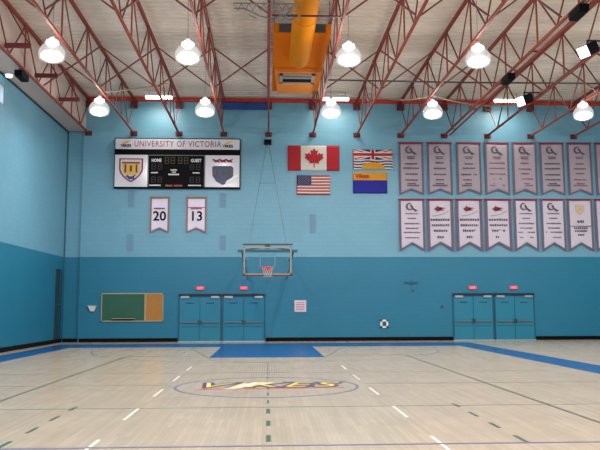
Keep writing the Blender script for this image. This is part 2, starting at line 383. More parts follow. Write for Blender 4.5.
# ---------------------------------------------------------------- roof trusses
def truss(k):
    x = T0+k*TP
    spots = {-4: 'hugging the beige soffit on the left', -3: 'ending above the left end of the scoreboard', -2: 'ending above the middle of the scoreboard',
             -1: 'ending above the right end of the scoreboard', 0: 'ending straight above the basketball hoop, left of the orange duct', 1: 'ending above the red maple leaf flag, right of the orange duct',
             2: 'ending just left of the upper striped flag', 3: 'ending above the leftmost upper banner', 4: 'carrying the double pipe with black boxes', 5: 'ending above the fourth upper banner',
             6: 'ending above the fifth upper banner', 7: 'ending above the seventh upper banner', 8: 'the last one at the right edge'}
    return x, 'long red roof truss ' + spots[k]
Y0T = 4.0
def make_truss():
    t = thing('roof_truss', 'x', 'roof truss', (0, YW, ZB))
    E = Y0T-YW
    MB().box(-.038, .038, E, -.02, -.035, .035).build('bottom_chord', M['red'], t)
    MB().box(-.055, -.015, E, -.02, ZT-ZB-.045, ZT-ZB+.045).box(.015, .055, E, -.02, ZT-ZB-.045, ZT-ZB+.045).build('top_chord', M['red'], t)
    MB().box(-.09, .09, -.16, 0, -.1, .06).box(-.16, .16, -.03, 0, -.14, .09).build('foot_bracket', M['dred'], t)
    MB().box(-.16, .16, -.2, -.01, ZT-ZB-.4, ZT-ZB-.07).build('seat_bracket', M['dred'], t)
    H = ZT-ZB; n = 9
    for i in range(1, n+1):
        MB().bar((0, -3*i, 0), (0, -3*i, H), .045).build('vertical_web', M['red'], t)
    pts = [(0, H)] + [(-1.5*j, 0 if j % 2 else H) for j in range(1, 2*n+1)]
    for (ya, za), (yb, zb) in zip(pts, pts[1:]):
        MB().bar((0, ya, za), (0, yb, zb), .04).build('diagonal_web', M['brownred'], t)
    return t
proto = make_truss()
trusses = {}
for k in range(-4, 9):
    o = proto if k == -4 else copy_tree(proto)
    x, lab = truss(k); o.location = (x, YW, ZB); tag(o, lab, 'roof truss', 'red roof trusses'); trusses[k] = o
# short outriggers welded to the leftmost truss
for yy in (28.5, 25.5, 22.5, 19.5):
    MB().box(.0, .82, yy-YW-.05, yy-YW+.05, .1, .24).bar((.78, yy-YW, .2), (.05, yy-YW, 1.45), .04).build('outrigger', M['dred'], trusses[-4])
# cross braces between the trusses
bayn = {-4: 'first bay right of the soffit', -3: 'bay above the left part of the scoreboard', -2: 'bay above the right part of the scoreboard', -1: 'bay just left of the orange duct',
        0: 'bay of the orange duct', 1: 'bay just right of the orange duct', 2: 'second bay right of the orange duct', 3: 'third bay right of the orange duct',
        4: 'bay right of the truss with black boxes', 5: 'second bay right of the truss with black boxes', 6: 'third bay right of the truss with black boxes', 7: 'bay at the far right edge'}
first = None
for yy, rown in ((26.3, 'back row'), (19.4, 'front row')):
    for k in range(-4, 8):
        if k == 0: continue
        if first is None:
            first = thing('cross_brace', 'x', 'brace', (0, 0, 0))
            for za, zb, dy in ((.06, ZT-ZB-.04, .03), (ZT-ZB-.04, .06, -.03)):
                MB().bar((.06, dy, za), (TP-.06, dy, zb), .045, .045).build('brace_bar', M['brownred'], first)
            o = first
        else: o = copy_tree(first)
        o.location = (T0+k*TP, yy, ZB)
        tag(o, 'thin red X brace, %s, %s' % (bayn[k], rown), 'brace', 'red X braces between the roof trusses')
o = MB().bar((T0+.07, 19.4, ZB), (T0+TP-.07, 19.4, ZB), .045).build('bridging_bar', M['dred']); tag(o, 'single thin red bar crossing under the orange round duct', 'bar')
# ledger beam along the top of the wall
b = MB().box(-8.45, XR, YW-.14, YW-.002, ZT-.06, ZT+.07).box(-8.45, XR, YW-.2, YW-.002, ZT+.07, ZT+.09)
tag(b.build('ledger_beam', M['ored']), 'orange red steel beam running along the top of the back wall', 'beam')
tag(MB().box(-2.16, -.03, YW-.22, YW-.15, 10.84, 11.17).build('blue_board', M['bluesteel']), 'blue board under the ledger beam, left of the hoop truss', 'board')
# conduit and cords under the roof
o = MB().tube([(2.3, 27.55, 10.5), (8, 27.55, 10.46), (XR, 27.55, 10.5)], .035, 6).build('conduit', M['dgrey']); tag(o, 'thin dark conduit running across the trusses right of the orange duct', 'conduit')
def cord(p, q, sag, lab):
    n = 14; P = Vector(p); Q = Vector(q)
    pts = [P.lerp(Q, i/n) - Vector((0, 0, sag*4*(i/n)*(1-i/n))) for i in range(n+1)]
    tag(MB().tube(pts, .03, 6).build('power_cord', M['frame']), lab, 'cord')
cord((-6.3, 27.0, 9.75), (-3.9, 27.6, 10.3), .04, 'pale cord rising right from the lamp above the scoreboard')
cord((4.3, 29.5, 10.55), (6.4, 27.2, 9.8), .22, 'pale sagging cord running into the lamp right of the striped flags')
cord((6.5, 27.2, 9.8), (11.4, 30.5, 10.5), .25, 'pale sagging cord running right from the lamp above the banners')

# ---------------------------------------------------------------- duct
t = thing('air_duct', 'orange air duct with round pipe feeding a flat box with slot grille', 'duct', (1.12, 25.3, 10.3))
MB().box(-.93, .93, -3.1, 3.15, 0, .32).build('plenum_box', M['orange'], t)
MB().box(-.75, .75, -3.14, -3.1, .03, .3).build('end_plate', M['dgrey'], t)
b = MB().add([(-.86, .35, -.14), (.86, .35, -.14), (.72, 3.0, -.14), (-.72, 3.0, -.14), (-.86, .35, 0), (.86, .35, 0), (.72, 3.0, 0), (-.72, 3.0, 0)], [(0,1,2,3),(0,4,5,1),(1,5,6,2),(2,6,7,3),(3,7,4,0)])
b.build('dropped_panel', M['dorange'], t)
g = MB().box(-.66, .66, .5, .62, -.18, -.14).box(-.66, .66, 1.45, 1.6, -.18, -.14).box(-.66, -.54, .5, 1.6, -.18, -.14).box(.54, .66, .5, 1.6, -.18, -.14).box(-.54, .54, .85, 1.0, -.18, -.14).build('grille_frame', M['frame'], t)
MB().box(-.54, .54, 1.02, 1.45, -.16, -.141).build('slot', M['black'], g)
MB().box(-.54, .54, .62, .85, -.16, -.141).build('vane', M['grey'], g)
MB().tube([(0, -20, -.02), (0, -4, -.02), (0, -1.0, -.02), (0, -.55, .05)], [.37, .37, .37, .34], 28).build('round_pipe', M['pipe'], t)
for yy in (-12, -8, -4.6): MB().tube([(0, yy-.03, -.02), (0, yy+.03, -.02)], .39, 28).build('pipe_collar', M['dorange'], t)
for s in (-.9, .9):
    for yy in (-2.9, 0, 2.9): MB().bar((s, yy, .32), (s, yy, 1.17), .03).build('hanger', M['grey'], t)

# ---------------------------------------------------------------- retracted lattice frame
b = MB(); zz = -.02
pts = [(-.92, -.25), (-.62, -.25), (-.2, .25), (.15, .45), (.42, .1), (.66, .5), (.92, .15)]
for (xa, ya), (xb, yb) in zip(pts, pts[1:]): b.tube([(xa, ya, 0), (xb, yb, 0)], .02, 6)
for x_, y_ in ((-.62, -.25), (-.5, .2), (-.2, -.3), (.15, -.3), (.42, .5), (.66, -.1)): b.tube([(x_, y_, 0), (x_+.2, y_+.35 if y_ < .3 else y_-.6, .05)], .018, 6)
for i in range(9): b.tube([(-.9+.2*i, -.55, .02), (-.8+.2*i, -.2, -.03), (-.7+.2*i, -.55, .02)], .016, 6)
b.tube([(-.92, -.55, .02), (.95, -.55, .02)], .02, 6)
tag(b.build('folded_lattice', M['grey'], None, (0, 19.0, 9.62)), 'grey zigzag tube lattice folded up under the roof above the hoop', 'frame')

# ---------------------------------------------------------------- high bay lamps
def lamp_light(parent, z, p, r=.07, col=(1, .95, .9)):
    ld = bpy.data.lights.new('lamp_light', 'POINT'); ld.energy = p; ld.shadow_soft_size = r; ld.color = col
    o = bpy.data.objects.new('lamp_light', ld); C.objects.link(o); o.parent = parent; o.location = (0, 0, z); return o
def down_light(parent, z, p):
    ld = bpy.data.lights.new('lamp_down_light', 'AREA'); ld.shape = 'DISK'; ld.size = .6; ld.energy = p; ld.color = (1, .95, .9)
    o = bpy.data.objects.new('lamp_down_light', ld); C.objects.link(o); o.parent = parent; o.location = (0, 0, z)
def make_lamp():
    t = thing('high_bay_lamp', 'x', 'lamp', (0, 0, 8.86))
    MB().lathe((0,0,0), [(.31, .0), (.36, .06), (.385, .18), (.37, .3), (.3, .42), (.215, .5), (.2, .56)], 28).build('refractor', M['refractor'], t)
    MB().lathe((0,0,0), [(0, .0), (.2, .01), (.3, .07), (.32, .15), (.27, .22), (.12, .27), (0, .28)], 28).build('lens', M['lens'], t)
    MB().lathe((0,0,0), [(.0, .48), (.15, .49), (.19, .53), (.18, .59), (.1, .64), (.0, .65)], 20).build('bulb', M['bulb'], t)
    MB().lathe((0,0,0), [(0, .64), (.07, .65), (.07, .74), (.04, .8), (0, .8)], 20).build('ballast_housing', M['lampskin'], t)
    MB().tube([(0, 0, .78), (0, 0, 2.63)], .008, 6).build('hanging_rod', M['grey'], t)
    return t
lp = make_lamp()
rn = {27.0: 'back row', 20.95: 'front row', 14.9: 'third row', 8.85: 'fourth row', 2.8: 'fifth row', -3.2: 'sixth row'}
cn = {-6.4: 'leftmost', -2.39: 'second from the left, left of the duct', 2.46: 'just right of the orange duct', 6.43: 'fourth from the left', 12.4: 'above the rightmost banners', 16.6: 'nearest the right wall'}
kf = True
lamp_light(lp, .38, LAMP_UP); down_light(lp, -.03, LAMP_DOWN)
for yy in LAMP_ROWS:
    for xx in LAMP_COLS:
        o = lp if kf else copy_tree(lp); kf = False
        o.location = (xx, yy, 8.86)
        tag(o, 'glowing glass ceiling lamp, %s, %s' % (rn[yy], cn[xx]), 'lamp', 'high bay lamps')
# strip lamps at the head of the wall
for xx, wh in ((-4.95, 'above the scoreboard'), (3.15, 'right of the orange duct'), (11.2, 'above the banners')):
    t = thing('strip_lamp', 'long pale strip lamp at the top of the back wall %s' % wh, 'lamp', (xx, 32.2, 11.12), 'strip lamps at the wall top')
    MB().box(-.6, .6, -.1, .1, .02, .1).build('lamp_body', M['white'], t)
    MB().add([(-.6,-.09,.02),(.6,-.09,.02),(.6,.09,.02),(-.6,.09,.02),(-.6,-.05,-.08),(.6,-.05,-.08),(.6,.05,-.08),(-.6,.05,-.08)], [(0,1,5,4),(1,2,6,5),(2,3,7,6),(3,0,4,7),(4,5,6,7)]).build('diffuser', M['striplens'], t)
    MB().bar((-.45, 0, .1), (-.45, 0, .38), .02).bar((.45, 0, .1), (.45, 0, .38), .02).build('bracket', M['grey'], t)
    ld = bpy.data.lights.new('strip_light', 'AREA'); ld.shape = 'RECTANGLE'; ld.size = 1.2; ld.size_y = .2; ld.energy = STRIP_W; ld.color = (1, .94, .84)
    o = bpy.data.objects.new('strip_light', ld); C.objects.link(o); o.parent = t; o.location = (0, 0, -.1)
# flood lamps
def flood(loc, lab, yaw, pit):
    t = thing('flood_lamp', lab, 'lamp', loc, 'black flood lamps on the right')
    b = MB().box(-.2, .22, -.19, .19, -.18, .18)
    for i in range(5): b.box(.2, .3, -.17+.08*i, -.14+.08*i, -.15, .15)
    h = b.build('housing', M['black'], t); h.rotation_euler = (0, pit, yaw)
    f = MB().box(-.24, -.2, -.18, .18, -.17, .17).build('lit_face', M['floodlens'], t); f.rotation_euler = (0, pit, yaw)
    MB().bar((0, 0, .15), (0, 0, .32), .05).bar((-.02, 0, .3), (.62, 0, .3), .05).build('arm', M['dgrey'], t)
flood((9.98, 21.2, 9.5), 'black flood lamp with lit face high at the right edge', .4, -.5)
flood((9.95, 26.67, 9.5), 'black flood lamp with lit face near the wall top above the banners', .4, -.4)
# round soffit lamp by the window
t = thing('soffit_lamp', 'round glowing lamp under the soffit beside the high window', 'lamp', (-9.1, 25.0, 9.77))
MB().lathe((0,0,0), [(.16, 0), (.16, -.05), (0, -.05)], 20).build('trim_ring', M['white'], t)
MB().lathe((0,0,0), [(.12, -.05), (.1, -.12), (0, -.15)], 20).build('globe', M['floodlens'], t)
# track pipe with black boxes
t = thing('track_pipe', 'red track pipe running beside the truss with the black boxes', 'pipe', (T0+4*TP+.24, 20, ZB-.02))
MB().tube([(0, -16, 0), (0, 13.2, 0)], .036, 8).build('pipe', M['red'], t)
for i in range(9): MB().box(-.2, .04, -15+3.4*i-.03, -15+3.4*i+.03, .02, .06).build('pipe_clip', M['dred'], t)
def bbox(loc, lab):
    t = thing('junction_case', lab, 'box', loc, 'black boxes on the roof steel')
    MB().box(-.13, .13, -.36, .36, -.24, -.05).box(-.11, .11, -.33, .33, -.27, -.24).build('case', M['black'], t)
    MB().box(-.03, .03, -.25, -.19, -.05, .05).box(-.03, .03, .19, .25, -.05, .05).build('clamp', M['dgrey'], t)
bbox((8.46, 18.4, 9.66), 'black oblong box on the double pipe, nearer the camera')
bbox((8.46, 24.15, 9.66), 'black oblong box on the double pipe, nearer the back wall')
bbox((-8.42, 24.3, 9.62), 'black oblong box under the leftmost truss by the soffit')

# ---------------------------------------------------------------- scoreboard
SX0, SX1 = -7.12, -1.24
t = thing('scoreboard', 'wide scoreboard with white crest panels and a dark centre', 'scoreboard', (0, 0, 0))
YS = YW-.22
MB().box(SX0-.04, SX1+.04, YS, YW, 6.98, 9.5).build('cabinet', M['black'], t)
hd = MB().box(SX0, SX1, YS-.02, YS, 8.93, 9.45).build('header_panel', M['gloss'], t)
text('header_lettering', 'UNIVERSITY OF VICTORIA', .43, M['mink'], hd, ((SX0+SX1)/2, YS-.026, 9.19), sx=.74, offset=.004, space=1.12)
for s in (0, 1):
    x = SX0+.28 if s == 0 else SX1-.78
    MB().poly([(x, 9.2), (x+.18, 9.2), (x+.5, 9.38), (x+.3, 9.36)], YS-.03, YS-.02).build('gold_swoosh', M['gold'], hd)
    text('small_word', 'VIKES', .2, M['black'], hd, (x+.22, YS-.026, 9.1), sx=1, offset=.006)
cp = MB().box(-5.55, -2.9, YS-.02, YS, 7.04, 8.64).build('centre_panel', M['black'], t)
b = MB().box(-5.57, -5.54, YS-.03, YS-.005, 7.04, 8.64).box(-2.91, -2.88, YS-.03, YS-.005, 7.04, 8.64).box(-5.57, -2.88, YS-.03, YS-.005, 8.61, 8.64)
b.build('silver_trim', M['grey'], cp)
text('home_word', 'HOME', .22, M['white'], cp, (-5.17, YS-.026, 8.36), offset=.006, sx=.75)
text('guest_word', 'GUEST', .22, M['white'], cp, (-3.3, YS-.026, 8.36), offset=.006, sx=.75)
def digit(b, x, z, w_, h_, t_=.035):
    b.box(x, x+w_, YS-.03, YS-.02, z, z+t_).box(x, x+w_, YS-.03, YS-.02, z+h_-t_, z+h_).box(x, x+t_, YS-.03, YS-.02, z, z+h_).box(x+w_-t_, x+w_, YS-.03, YS-.02, z, z+h_).box(x, x+w_, YS-.03, YS-.02, z+h_/2-t_/2, z+h_/2+t_/2)
for x in (-4.78, -4.5, -4.15, -3.87):
    b = MB(); digit(b, x, 8.2, .2, .34); b.build('clock_digit', M['dim'], cp)
M['vio'] = mat('unlit_violet_digits', srgb(30, 18, 36), .5, noise=.05)
for z in (7.9, 7.25):
    for x in (-5.4, -5.1, -3.6, -3.3):
        b = MB(); digit(b, x, z, .2, .3); b.build('score_digit', M['vio'], cp)
def scribble(b, x0, x1, z, h, y0=None, seed=0):       # lettering too small to read: rows of short strokes
    y0 = YS-.028 if y0 is None else y0; rnd = random.Random(seed+int(x0*100)); x = x0
    while x < x1:
        w_ = rnd.uniform(.6, .95)*h; b.box(x, min(x+w_, x1), y0, y0+.008, z, z+h*rnd.uniform(.85, 1.05)); x += w_+.22*h
for a in ((-5.42, -5.1, 7.72, .06), (-3.45, -3.12, 7.72, .06), (-4.5, -4.2, 7.86, .06), (-4.44, -4.24, 7.76, .05), (-4.6, -4.1, 7.63, .07), (-5.48, -4.95, 7.09, .06), (-3.65, -3.05, 7.09, .06)):
    b = MB(); scribble(b, *a); b.build('small_word', M['white'], cp)
b = MB(); scribble(b, -4.72, -4.42, 7.07, .07); scribble(b, -4.32, -3.95, 7.07, .07); b.build('red_lettering', M['linered'], cp)
# crests
def shield(cx, cz, w_, h_, n=10):
    pts = [(cx-w_/2, cz+h_/2), (cx+w_/2, cz+h_/2)]
    for i in range(n+1):
        a = i/n; pts.append((cx+w_/2*(1-a**2.2) if a < 1 else cx, cz+h_*.1-(h_*.6)*a**1.0))
    for i in range(n-1, -1, -1):
        a = i/n; pts.append((cx-w_/2*(1-a**2.2), cz+h_*.1-(h_*.6)*a))
    return pts
def bird(b, x, z, s, y0):
    P = [(-.5,.1),(-.3,.25),(-.1,.1),(.1,.12),(.5,.3),(.3,.0),(.45,-.25),(.1,-.15),(-.15,-.2),(-.3,0)]
    b.poly([(x+px*s, z+pz*s) for px, pz in P], y0, y0+.012)
lp_ = MB().box(SX0, -5.59, YS-.02, YS, 7.04, 8.64).build('left_crest_panel', M['gloss'], t)
cx = -6.36
MB().poly(shield(cx, 7.86, 1.12, 1.2), YS-.03, YS-.02).build('crest_outline', M['maroon'], lp_)
MB().poly(shield(cx, 7.87, .98, 1.06), YS-.036, YS-.03).build('crest_field', M['cloth'], lp_)
MB().poly([(cx-.42, 8.28), (cx+.42, 8.28), (cx+.4, 7.75), (cx+.2, 7.62), (cx-.2, 7.62), (cx-.4, 7.75)], YS-.042, YS-.036).build('gold_charge', M['gold'], lp_)
b = MB().box(cx-.42, cx+.42, YS-.05, YS-.042, 8.2, 8.27).box(cx-.3, cx-.22, YS-.05, YS-.042, 7.75, 8.15).box(cx+.22, cx+.3, YS-.05, YS-.042, 7.75, 8.15).box(cx-.05, cx+.05, YS-.05, YS-.042, 7.8, 8.1)
b.build('maroon_charge', M['maroon'], lp_)
b = MB(); bird(b, cx, 7.5, .5, YS-.05); b.build('bird_charge', M['navy'], lp_)
rp_ = MB().box(-2.86, SX1, YS-.02, YS, 7.04, 8.64).build('right_crest_panel', M['gloss'], t)
cx = -2.04
MB().poly([(cx-.5, 8.05), (cx-.42, 8.1), (cx+.42, 8.1), (cx+.52, 8.0), (cx+.5, 7.6), (cx+.3, 7.3), (cx, 7.14), (cx-.3, 7.32), (cx-.48, 7.6)], YS-.03, YS-.02).build('navy_shield', M['navy'], rp_)
MB().poly([(cx-.42, 7.95), (cx-.1, 7.88), (cx+.5, 8.02), (cx+.46, 7.6), (cx+.1, 7.5), (cx-.2, 7.55), (cx-.4, 7.7)], YS-.036, YS-.03).build('grey_ship', M['dgrey'], rp_)
b = MB().box(cx-.3, cx-.22, YS-.042, YS-.036, 7.6, 7.9).box(cx, cx+.07, YS-.042, YS-.036, 7.58, 7.88).box(cx+.25, cx+.3, YS-.042, YS-.036, 7.62, 7.94); b.build('ship_ribs', M['navy'], rp_)
MB().poly([(cx+.12, 7.2), (cx+.25, 7.18), (cx+.75, 7.6), (cx+.72, 7.7), (cx+.2, 7.36)], YS-.042, YS-.03).build('white_blade', M['white'], rp_)
b = MB()
for i in (-1, 0, 1): bird(b, cx+.3*i, 8.36, .42, YS-.032)
b.build('crest_birds', M['maroon'], rp_)

sb = bpy.data.objects['scoreboard']; sb.scale = (.98, 1, .94); sb.location = (-4.18*.02, 0, 7.06-6.98*.94)

# ---------------------------------------------------------------- banners
def banner(name, x0, x1, z0, z1, notch, bw, cloth, border, top, label, group, emblem, rows, letter, ph=0, sides=None):
    t = thing(name, label, 'banner', ((x0+x1)/2, YW, z0), group)
    w2 = (x1-x0)/2; H = z1-z0
    off = lambda x, z: .012*math.sin(5*x+ph+1.2*z) - .02*(1-z/H)
    Y = -.06
    # cloth as a fine grid so that it drapes
    nx, nz = 8, 10; vs = []; fs = []
    for j in range(nz+1):
        for i in range(nx+1):
            x = -w2+2*w2*i/nx; zb = notch*(1-abs(x)/w2); z = zb+(H-zb)*j/nz; vs.append((x, Y+off(x, z), z))
    for j in range(nz):
        for i in range(nx): a = j*(nx+1)+i; fs.append((a, a+1, a+nx+2, a+nx+1))
    c = MB().add(vs, fs, 0, True).build('cloth', cloth, t)
    so = c.modifiers.new('thickness', 'SOLIDIFY'); so.thickness = .012; so.offset = -1 if False else 1
    b = MB(); o2 = lambda x, z: off(x, z)
    yb0, yb1 = Y-.022, Y-.010
    def strip(p, q, r, s_, n=6, m=0):
        for i in range(n):
            a0, a1 = i/n, (i+1)/n
            L_ = lambda A, B, a: (A[0]+(B[0]-A[0])*a, A[1]+(B[1]-A[1])*a)
            b.poly([L_(p, q, a0), L_(p, q, a1), L_(s_, r, a1), L_(s_, r, a0)], yb0, yb1, m, off)
    strip((-w2, 0), (-w2, H), (-w2+bw, H), (-w2+bw, notch*bw/w2+.02))
    strip((w2, 0), (w2, H), (w2-bw, H), (w2-bw, notch*bw/w2+.02))
    strip((-w2, 0), (0, notch), (0, notch+bw*.8), (-w2, bw*.8), 4)
    strip((w2, 0), (0, notch), (0, notch+bw*.8), (w2, bw*.8), 4)
    b.build('side_border', border, t)
    b = MB(); b.poly([(-w2, H), (w2, H), (w2, H-.08), (-w2, H-.08)], Y-.03, Y-.015); b.build('top_border', top, t)
    MB().tube([(-w2-.03, Y-.005, H), (w2+.03, Y-.005, H)], .022, 8).build('hanging_rod', top, t)
    ye = Y-.035
    if emblem == 'swirl':
        b = MB(); n = 14; cx, cz, R = -.1, H-.36, .16
        for i in range(n):
            a0, a1 = .35*PI+1.45*PI*i/n, .35*PI+1.45*PI*(i+1)/n; wd = lambda i: .02+.05*math.sin(PI*i/n)
            b.poly([(cx+(R+.02)*math.cos(a0), cz+(R+.02)*math.sin(a0)), (cx+(R+.02)*math.cos(a1), cz+(R+.02)*math.sin(a1)), (cx+(R-wd(i+1))*math.cos(a1), cz+(R-wd(i+1))*math.sin(a1)), (cx+(R-wd(i))*math.cos(a0), cz+(R-wd(i))*math.sin(a0))], ye, ye+.01)
        b.poly([(cx+.02, cz+.05), (cx+.1, cz+.1), (cx+.2, cz-.08), (cx+.4, cz-.2), (cx+.26, cz-.24), (cx+.12, cz-.12)], ye, ye+.01)
        b.build('swirl_emblem', M['ink'], t)
    elif emblem == 'leaf':
        b = MB(); cx, cz, s = -.03, H-.48, .17
        leaf = [(0,1),(.2,.62),(.45,.72),(.35,.2),(.6,.45),(.68,.3),(1,.35),(.85,.05),(.95,-.05),(.45,-.45),(.5,-.6),(.06,-.52),(.06,-1),(-.06,-1),(-.06,-.52),(-.5,-.6),(-.45,-.45),(-.95,-.05),(-.85,.05),(-1,.35),(-.68,.3),(-.6,.45),(-.35,.2),(-.45,.72),(-.2,.62)]
        b.poly([(cx-.08+px*s, cz+pz*s) for px, pz in leaf], ye, ye+.01)
        b.poly([(cx, cz+.1), (cx+.32, cz+.05), (cx+.1, cz-.0), (cx+.26, cz-.06), (cx, cz-.08)], ye, ye+.01)
        b.build('leaf_emblem', M['maroon'], t)
        b = MB()
        for i in range(8):
            f = lambda a: (-w2+bw+.12+a*(2*w2-2*bw-.2), cz-.34+.24*a*a)
            p, q = f(i/8), f((i+1)/8); b.poly([p, q, (q[0], q[1]+.03), (p[0], p[1]+.03)], ye, ye+.01)
        b.build('swoosh', M['grey'], t)
    elif emblem == 'crest':
        MB().poly(shield(0, H-.52, .42, .5), ye, ye+.01).build('gold_crest', mat('pale_gold_print', srgb(196, 176, 160), .8, noise=.05), t)
        MB().poly(shield(0, H-.5, .12, .14), ye-.008, ye).build('crest_heart', M['gold'], t)
        MB().box(-w2+bw, w2-bw, ye, ye+.01, H-1.32, H-1.28).build('divider', M['ink'], t)
    if rows:
        for i, (dz, hw, h) in enumerate(rows):
            b = MB(); scribble(b, -hw, hw, H-dz, h*1.35, ye, seed=i+int(ph*10)); b.build('lettering_line', letter, t)
    return t
ordn = ['first', 'second', 'third', 'fourth', 'fifth', 'sixth', 'seventh', 'eighth']
tx = (6.31, 7.68, 9.09, 10.45, 11.79, 13.13, 14.48, 15.84)
for i, x in enumerate(tx):
    rnd = random.Random(i)
    rows = [(.72, .2, .035), (.8, .17, .035)] + [(1.05+.26*j+rnd.uniform(-.03, .03), rnd.choice((.2, .3, .38)), .055) for j in range(4)] + [(2.02, .2, .05), (2.12, .36, .06)]
    pos = ['at the left end', 'above the leftmost red leaf banner', 'above the middle red leaf banner', 'above the rightmost red leaf banner', 'third from the gold crest one to its left', 'one place left of the gold crest banner', 'above the gold crest banner', 'cut by the right picture edge'][i]
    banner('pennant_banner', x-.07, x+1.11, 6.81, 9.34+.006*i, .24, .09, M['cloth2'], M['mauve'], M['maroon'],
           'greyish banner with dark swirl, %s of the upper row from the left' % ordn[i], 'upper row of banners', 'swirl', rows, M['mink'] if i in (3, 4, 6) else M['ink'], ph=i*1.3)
bx = ((6.24, 7.46), (7.57, 8.83), (8.95, 10.22), (10.34, 11.62), (11.74, 12.89), (13.04, 14.22), (14.33, 15.55), (15.66, 16.9))
kinds = ('swirl', 'leaf', 'leaf', 'leaf', 'swirl', 'swirl', 'crest', 'swirl')
kn = {'swirl': 'white banner with grey swirl', 'leaf': 'white banner with red leaf', 'crest': 'white banner with small gold crest'}
for i, (x0, x1) in enumerate(bx):
    k = kinds[i]
    rows = {'swirl': [(.72, .3, .04), (.95, .2, .045), (1.2, .36, .05), (1.42, .3, .05), (1.62, .4, .05), (1.86, .34, .045)],
            'leaf': [(1.04, .46, .08), (1.3, .42, .08), (1.56, .32, .08), (1.86, .16, .08)], 'crest': [(1.14, .16, .1), (1.44, .34, .07), (1.58, .3, .07), (1.76, .16, .07)]}[k]
    banner('pennant_banner', x0-.04, x1-.04, 4.13, 6.61+.004*i, .36, .14 if k == 'leaf' else .1, M['cloth'], M['mauve'], M['maroon'],
           '%s, %s of the lower row from the left' % (kn[k], ordn[i]), 'lower row of banners', k, rows, M['ink'] if k != 'swirl' else M['mauve'], ph=i*.9+.4)
for x0, x1, num, lab in ((-5.47, -4.6, '20', 'small white pennant numbered 20, the left one under the scoreboard'), (-3.8, -2.88, '13', 'small white pennant numbered 13 with red seam, the right one')):
    t = banner('number_pennant', x0+.05, x1+.05, 4.99, 6.66, .2, .07, M['pencloth'], M['brown'], M['brown'], lab, 'numbered pennants', None, None, None, ph=x0)
    text('number', num, .62, M['black'], t, (0, -.1, .76), sx=1.0, offset=.012)
    b = MB(); scribble(b, -.25, .25, 1.1, .07, -.1); b.build('name_lettering', M['maroon'], t)
    if num == '13': MB().box(-.4, .4, -.1, -.09, 1.17, 1.21).build('cross_seam', M['linered'], t)

# ---------------------------------------------------------------- flags
def flag(name, label, x0, x1, z0, z1, nx, nz, fn, mats, ph):
    t = thing(name, label, 'flag', ((x0+x1)/2, YW, z0)); w_ = x1-x0; h_ = z1-z0
    off = lambda x, z: .012*math.sin(4*x+ph)+.008*math.sin(7*z+x)
    vs = [(-w_/2+w_*i/nx, -.05+off(-w_/2+w_*i/nx, h_*j/nz), h_*j/nz) for j in range(nz+1) for i in range(nx+1)]
    b = MB()
    b.v = vs
    for j in range(nz):
        for i in range(nx):
            a = j*(nx+1)+i; b.f.append((a, a+1, a+nx+2, a+nx+1)); b.m.append(fn((i+.5)/nx, (j+.5)/nz)); b.sm.append(True)
    o = b.build('cloth', mats, t); so = o.modifiers.new('thickness', 'SOLIDIFY'); so.thickness = .008; so.offset = 0
    MB().box(-w_/2-.015, -w_/2+.02, -.062, -.035, 0, h_).build('hem', mats[0], t)
    return t, off
t, off = flag('national_flag', 'red and white flag with a red maple leaf', .98, 3.41, 7.95, 9.16, 40, 12, lambda u, v: 0 if u < .26 or u > .745 else 1, [M['flagred'], M['flagwhite']], 0)
leaf = [(0,1),(.17,.68),(.4,.8),(.3,.28),(.56,.52),(.64,.36),(.98,.42),(.84,.12),(1.0,.02),(.46,-.4),(.52,-.58),(.05,-.52),(.06,-.95),(-.06,-.95),(-.05,-.52),(-.52,-.58),(-.46,-.4),(-1.0,.02),(-.84,.12),(-.98,.42),(-.64,.36),(-.56,.52),(-.3,.28),(-.4,.8),(-.17,.68)]
MB().poly([(.02+px*.46, .62+pz*.48) for px, pz in leaf], -.075, -.062, 0, off).build('maple_leaf', M['flagred'], t)
t, off = flag('national_flag', 'striped flag with a starred blue corner', 1.4, 2.96, 6.8, 7.73, 30, 13, lambda u, v: 2 if u < .42 and v > 6/13 else (0 if int(v*13) % 2 == 0 else 1), [M['flagred'], M['flagwhite'], M['flagnavy']], 1.5)
b = MB()
for r in range(9):
    for c in range(6 if r % 2 == 0 else 5):
        x = -.78+.06+c*.11+(0 if r % 2 == 0 else .055); z = .93-.045-r*.052
        b.poly([(x+.018*(1 if k % 2 == 0 else .45)*math.sin(k*PI/5), z+.018*(1 if k % 2 == 0 else .45)*math.cos(k*PI/5)) for k in range(10)], -.068, -.062, 0, off)
b.build('stars', M['flagwhite'], t)
def bc(u, v):
    if v > .5:                                   # cross and saltires
        U, V = u-.5, (v-.75)*2*1
        if abs(V) < .14 or abs(U) < .035: return 0
        if abs(V) < .24 or abs(U) < .06: return 1
        d = abs(abs(V)-abs(U))*1.0
        if d < .06: return 0
        if d < .17: return 1
        return 2
    w_ = v+.022*math.sin(u*4*PI)
    X, Z = (u-.5)/.30, v/.36
    if X*X+Z*Z < 1: return 3
    return 2 if int(w_/.5*7+7) % 2 == 0 else 1
flag('provincial_flag', 'flag with red and blue crosses over wavy bars and a golden sun', 4.07, 5.95, 8.04, 8.98, 110, 56, bc, [M['flagred'], M['flagwhite'], M['flagnavy'], M['flaggold']], .6)
t, off = flag('club_flag', 'gold over royal blue flag with small red lettering', 4.06, 5.67, 6.88, 7.88, 24, 16, lambda u, v: 1 if v > .62 else 0, [M['flagroyal'], M['flaggold']], 2.2)
text('red_lettering', 'Vikes', .28, M['flagred'], t, (-.72, -.085, .82), sx=1.1, offset=.006, align='LEFT')

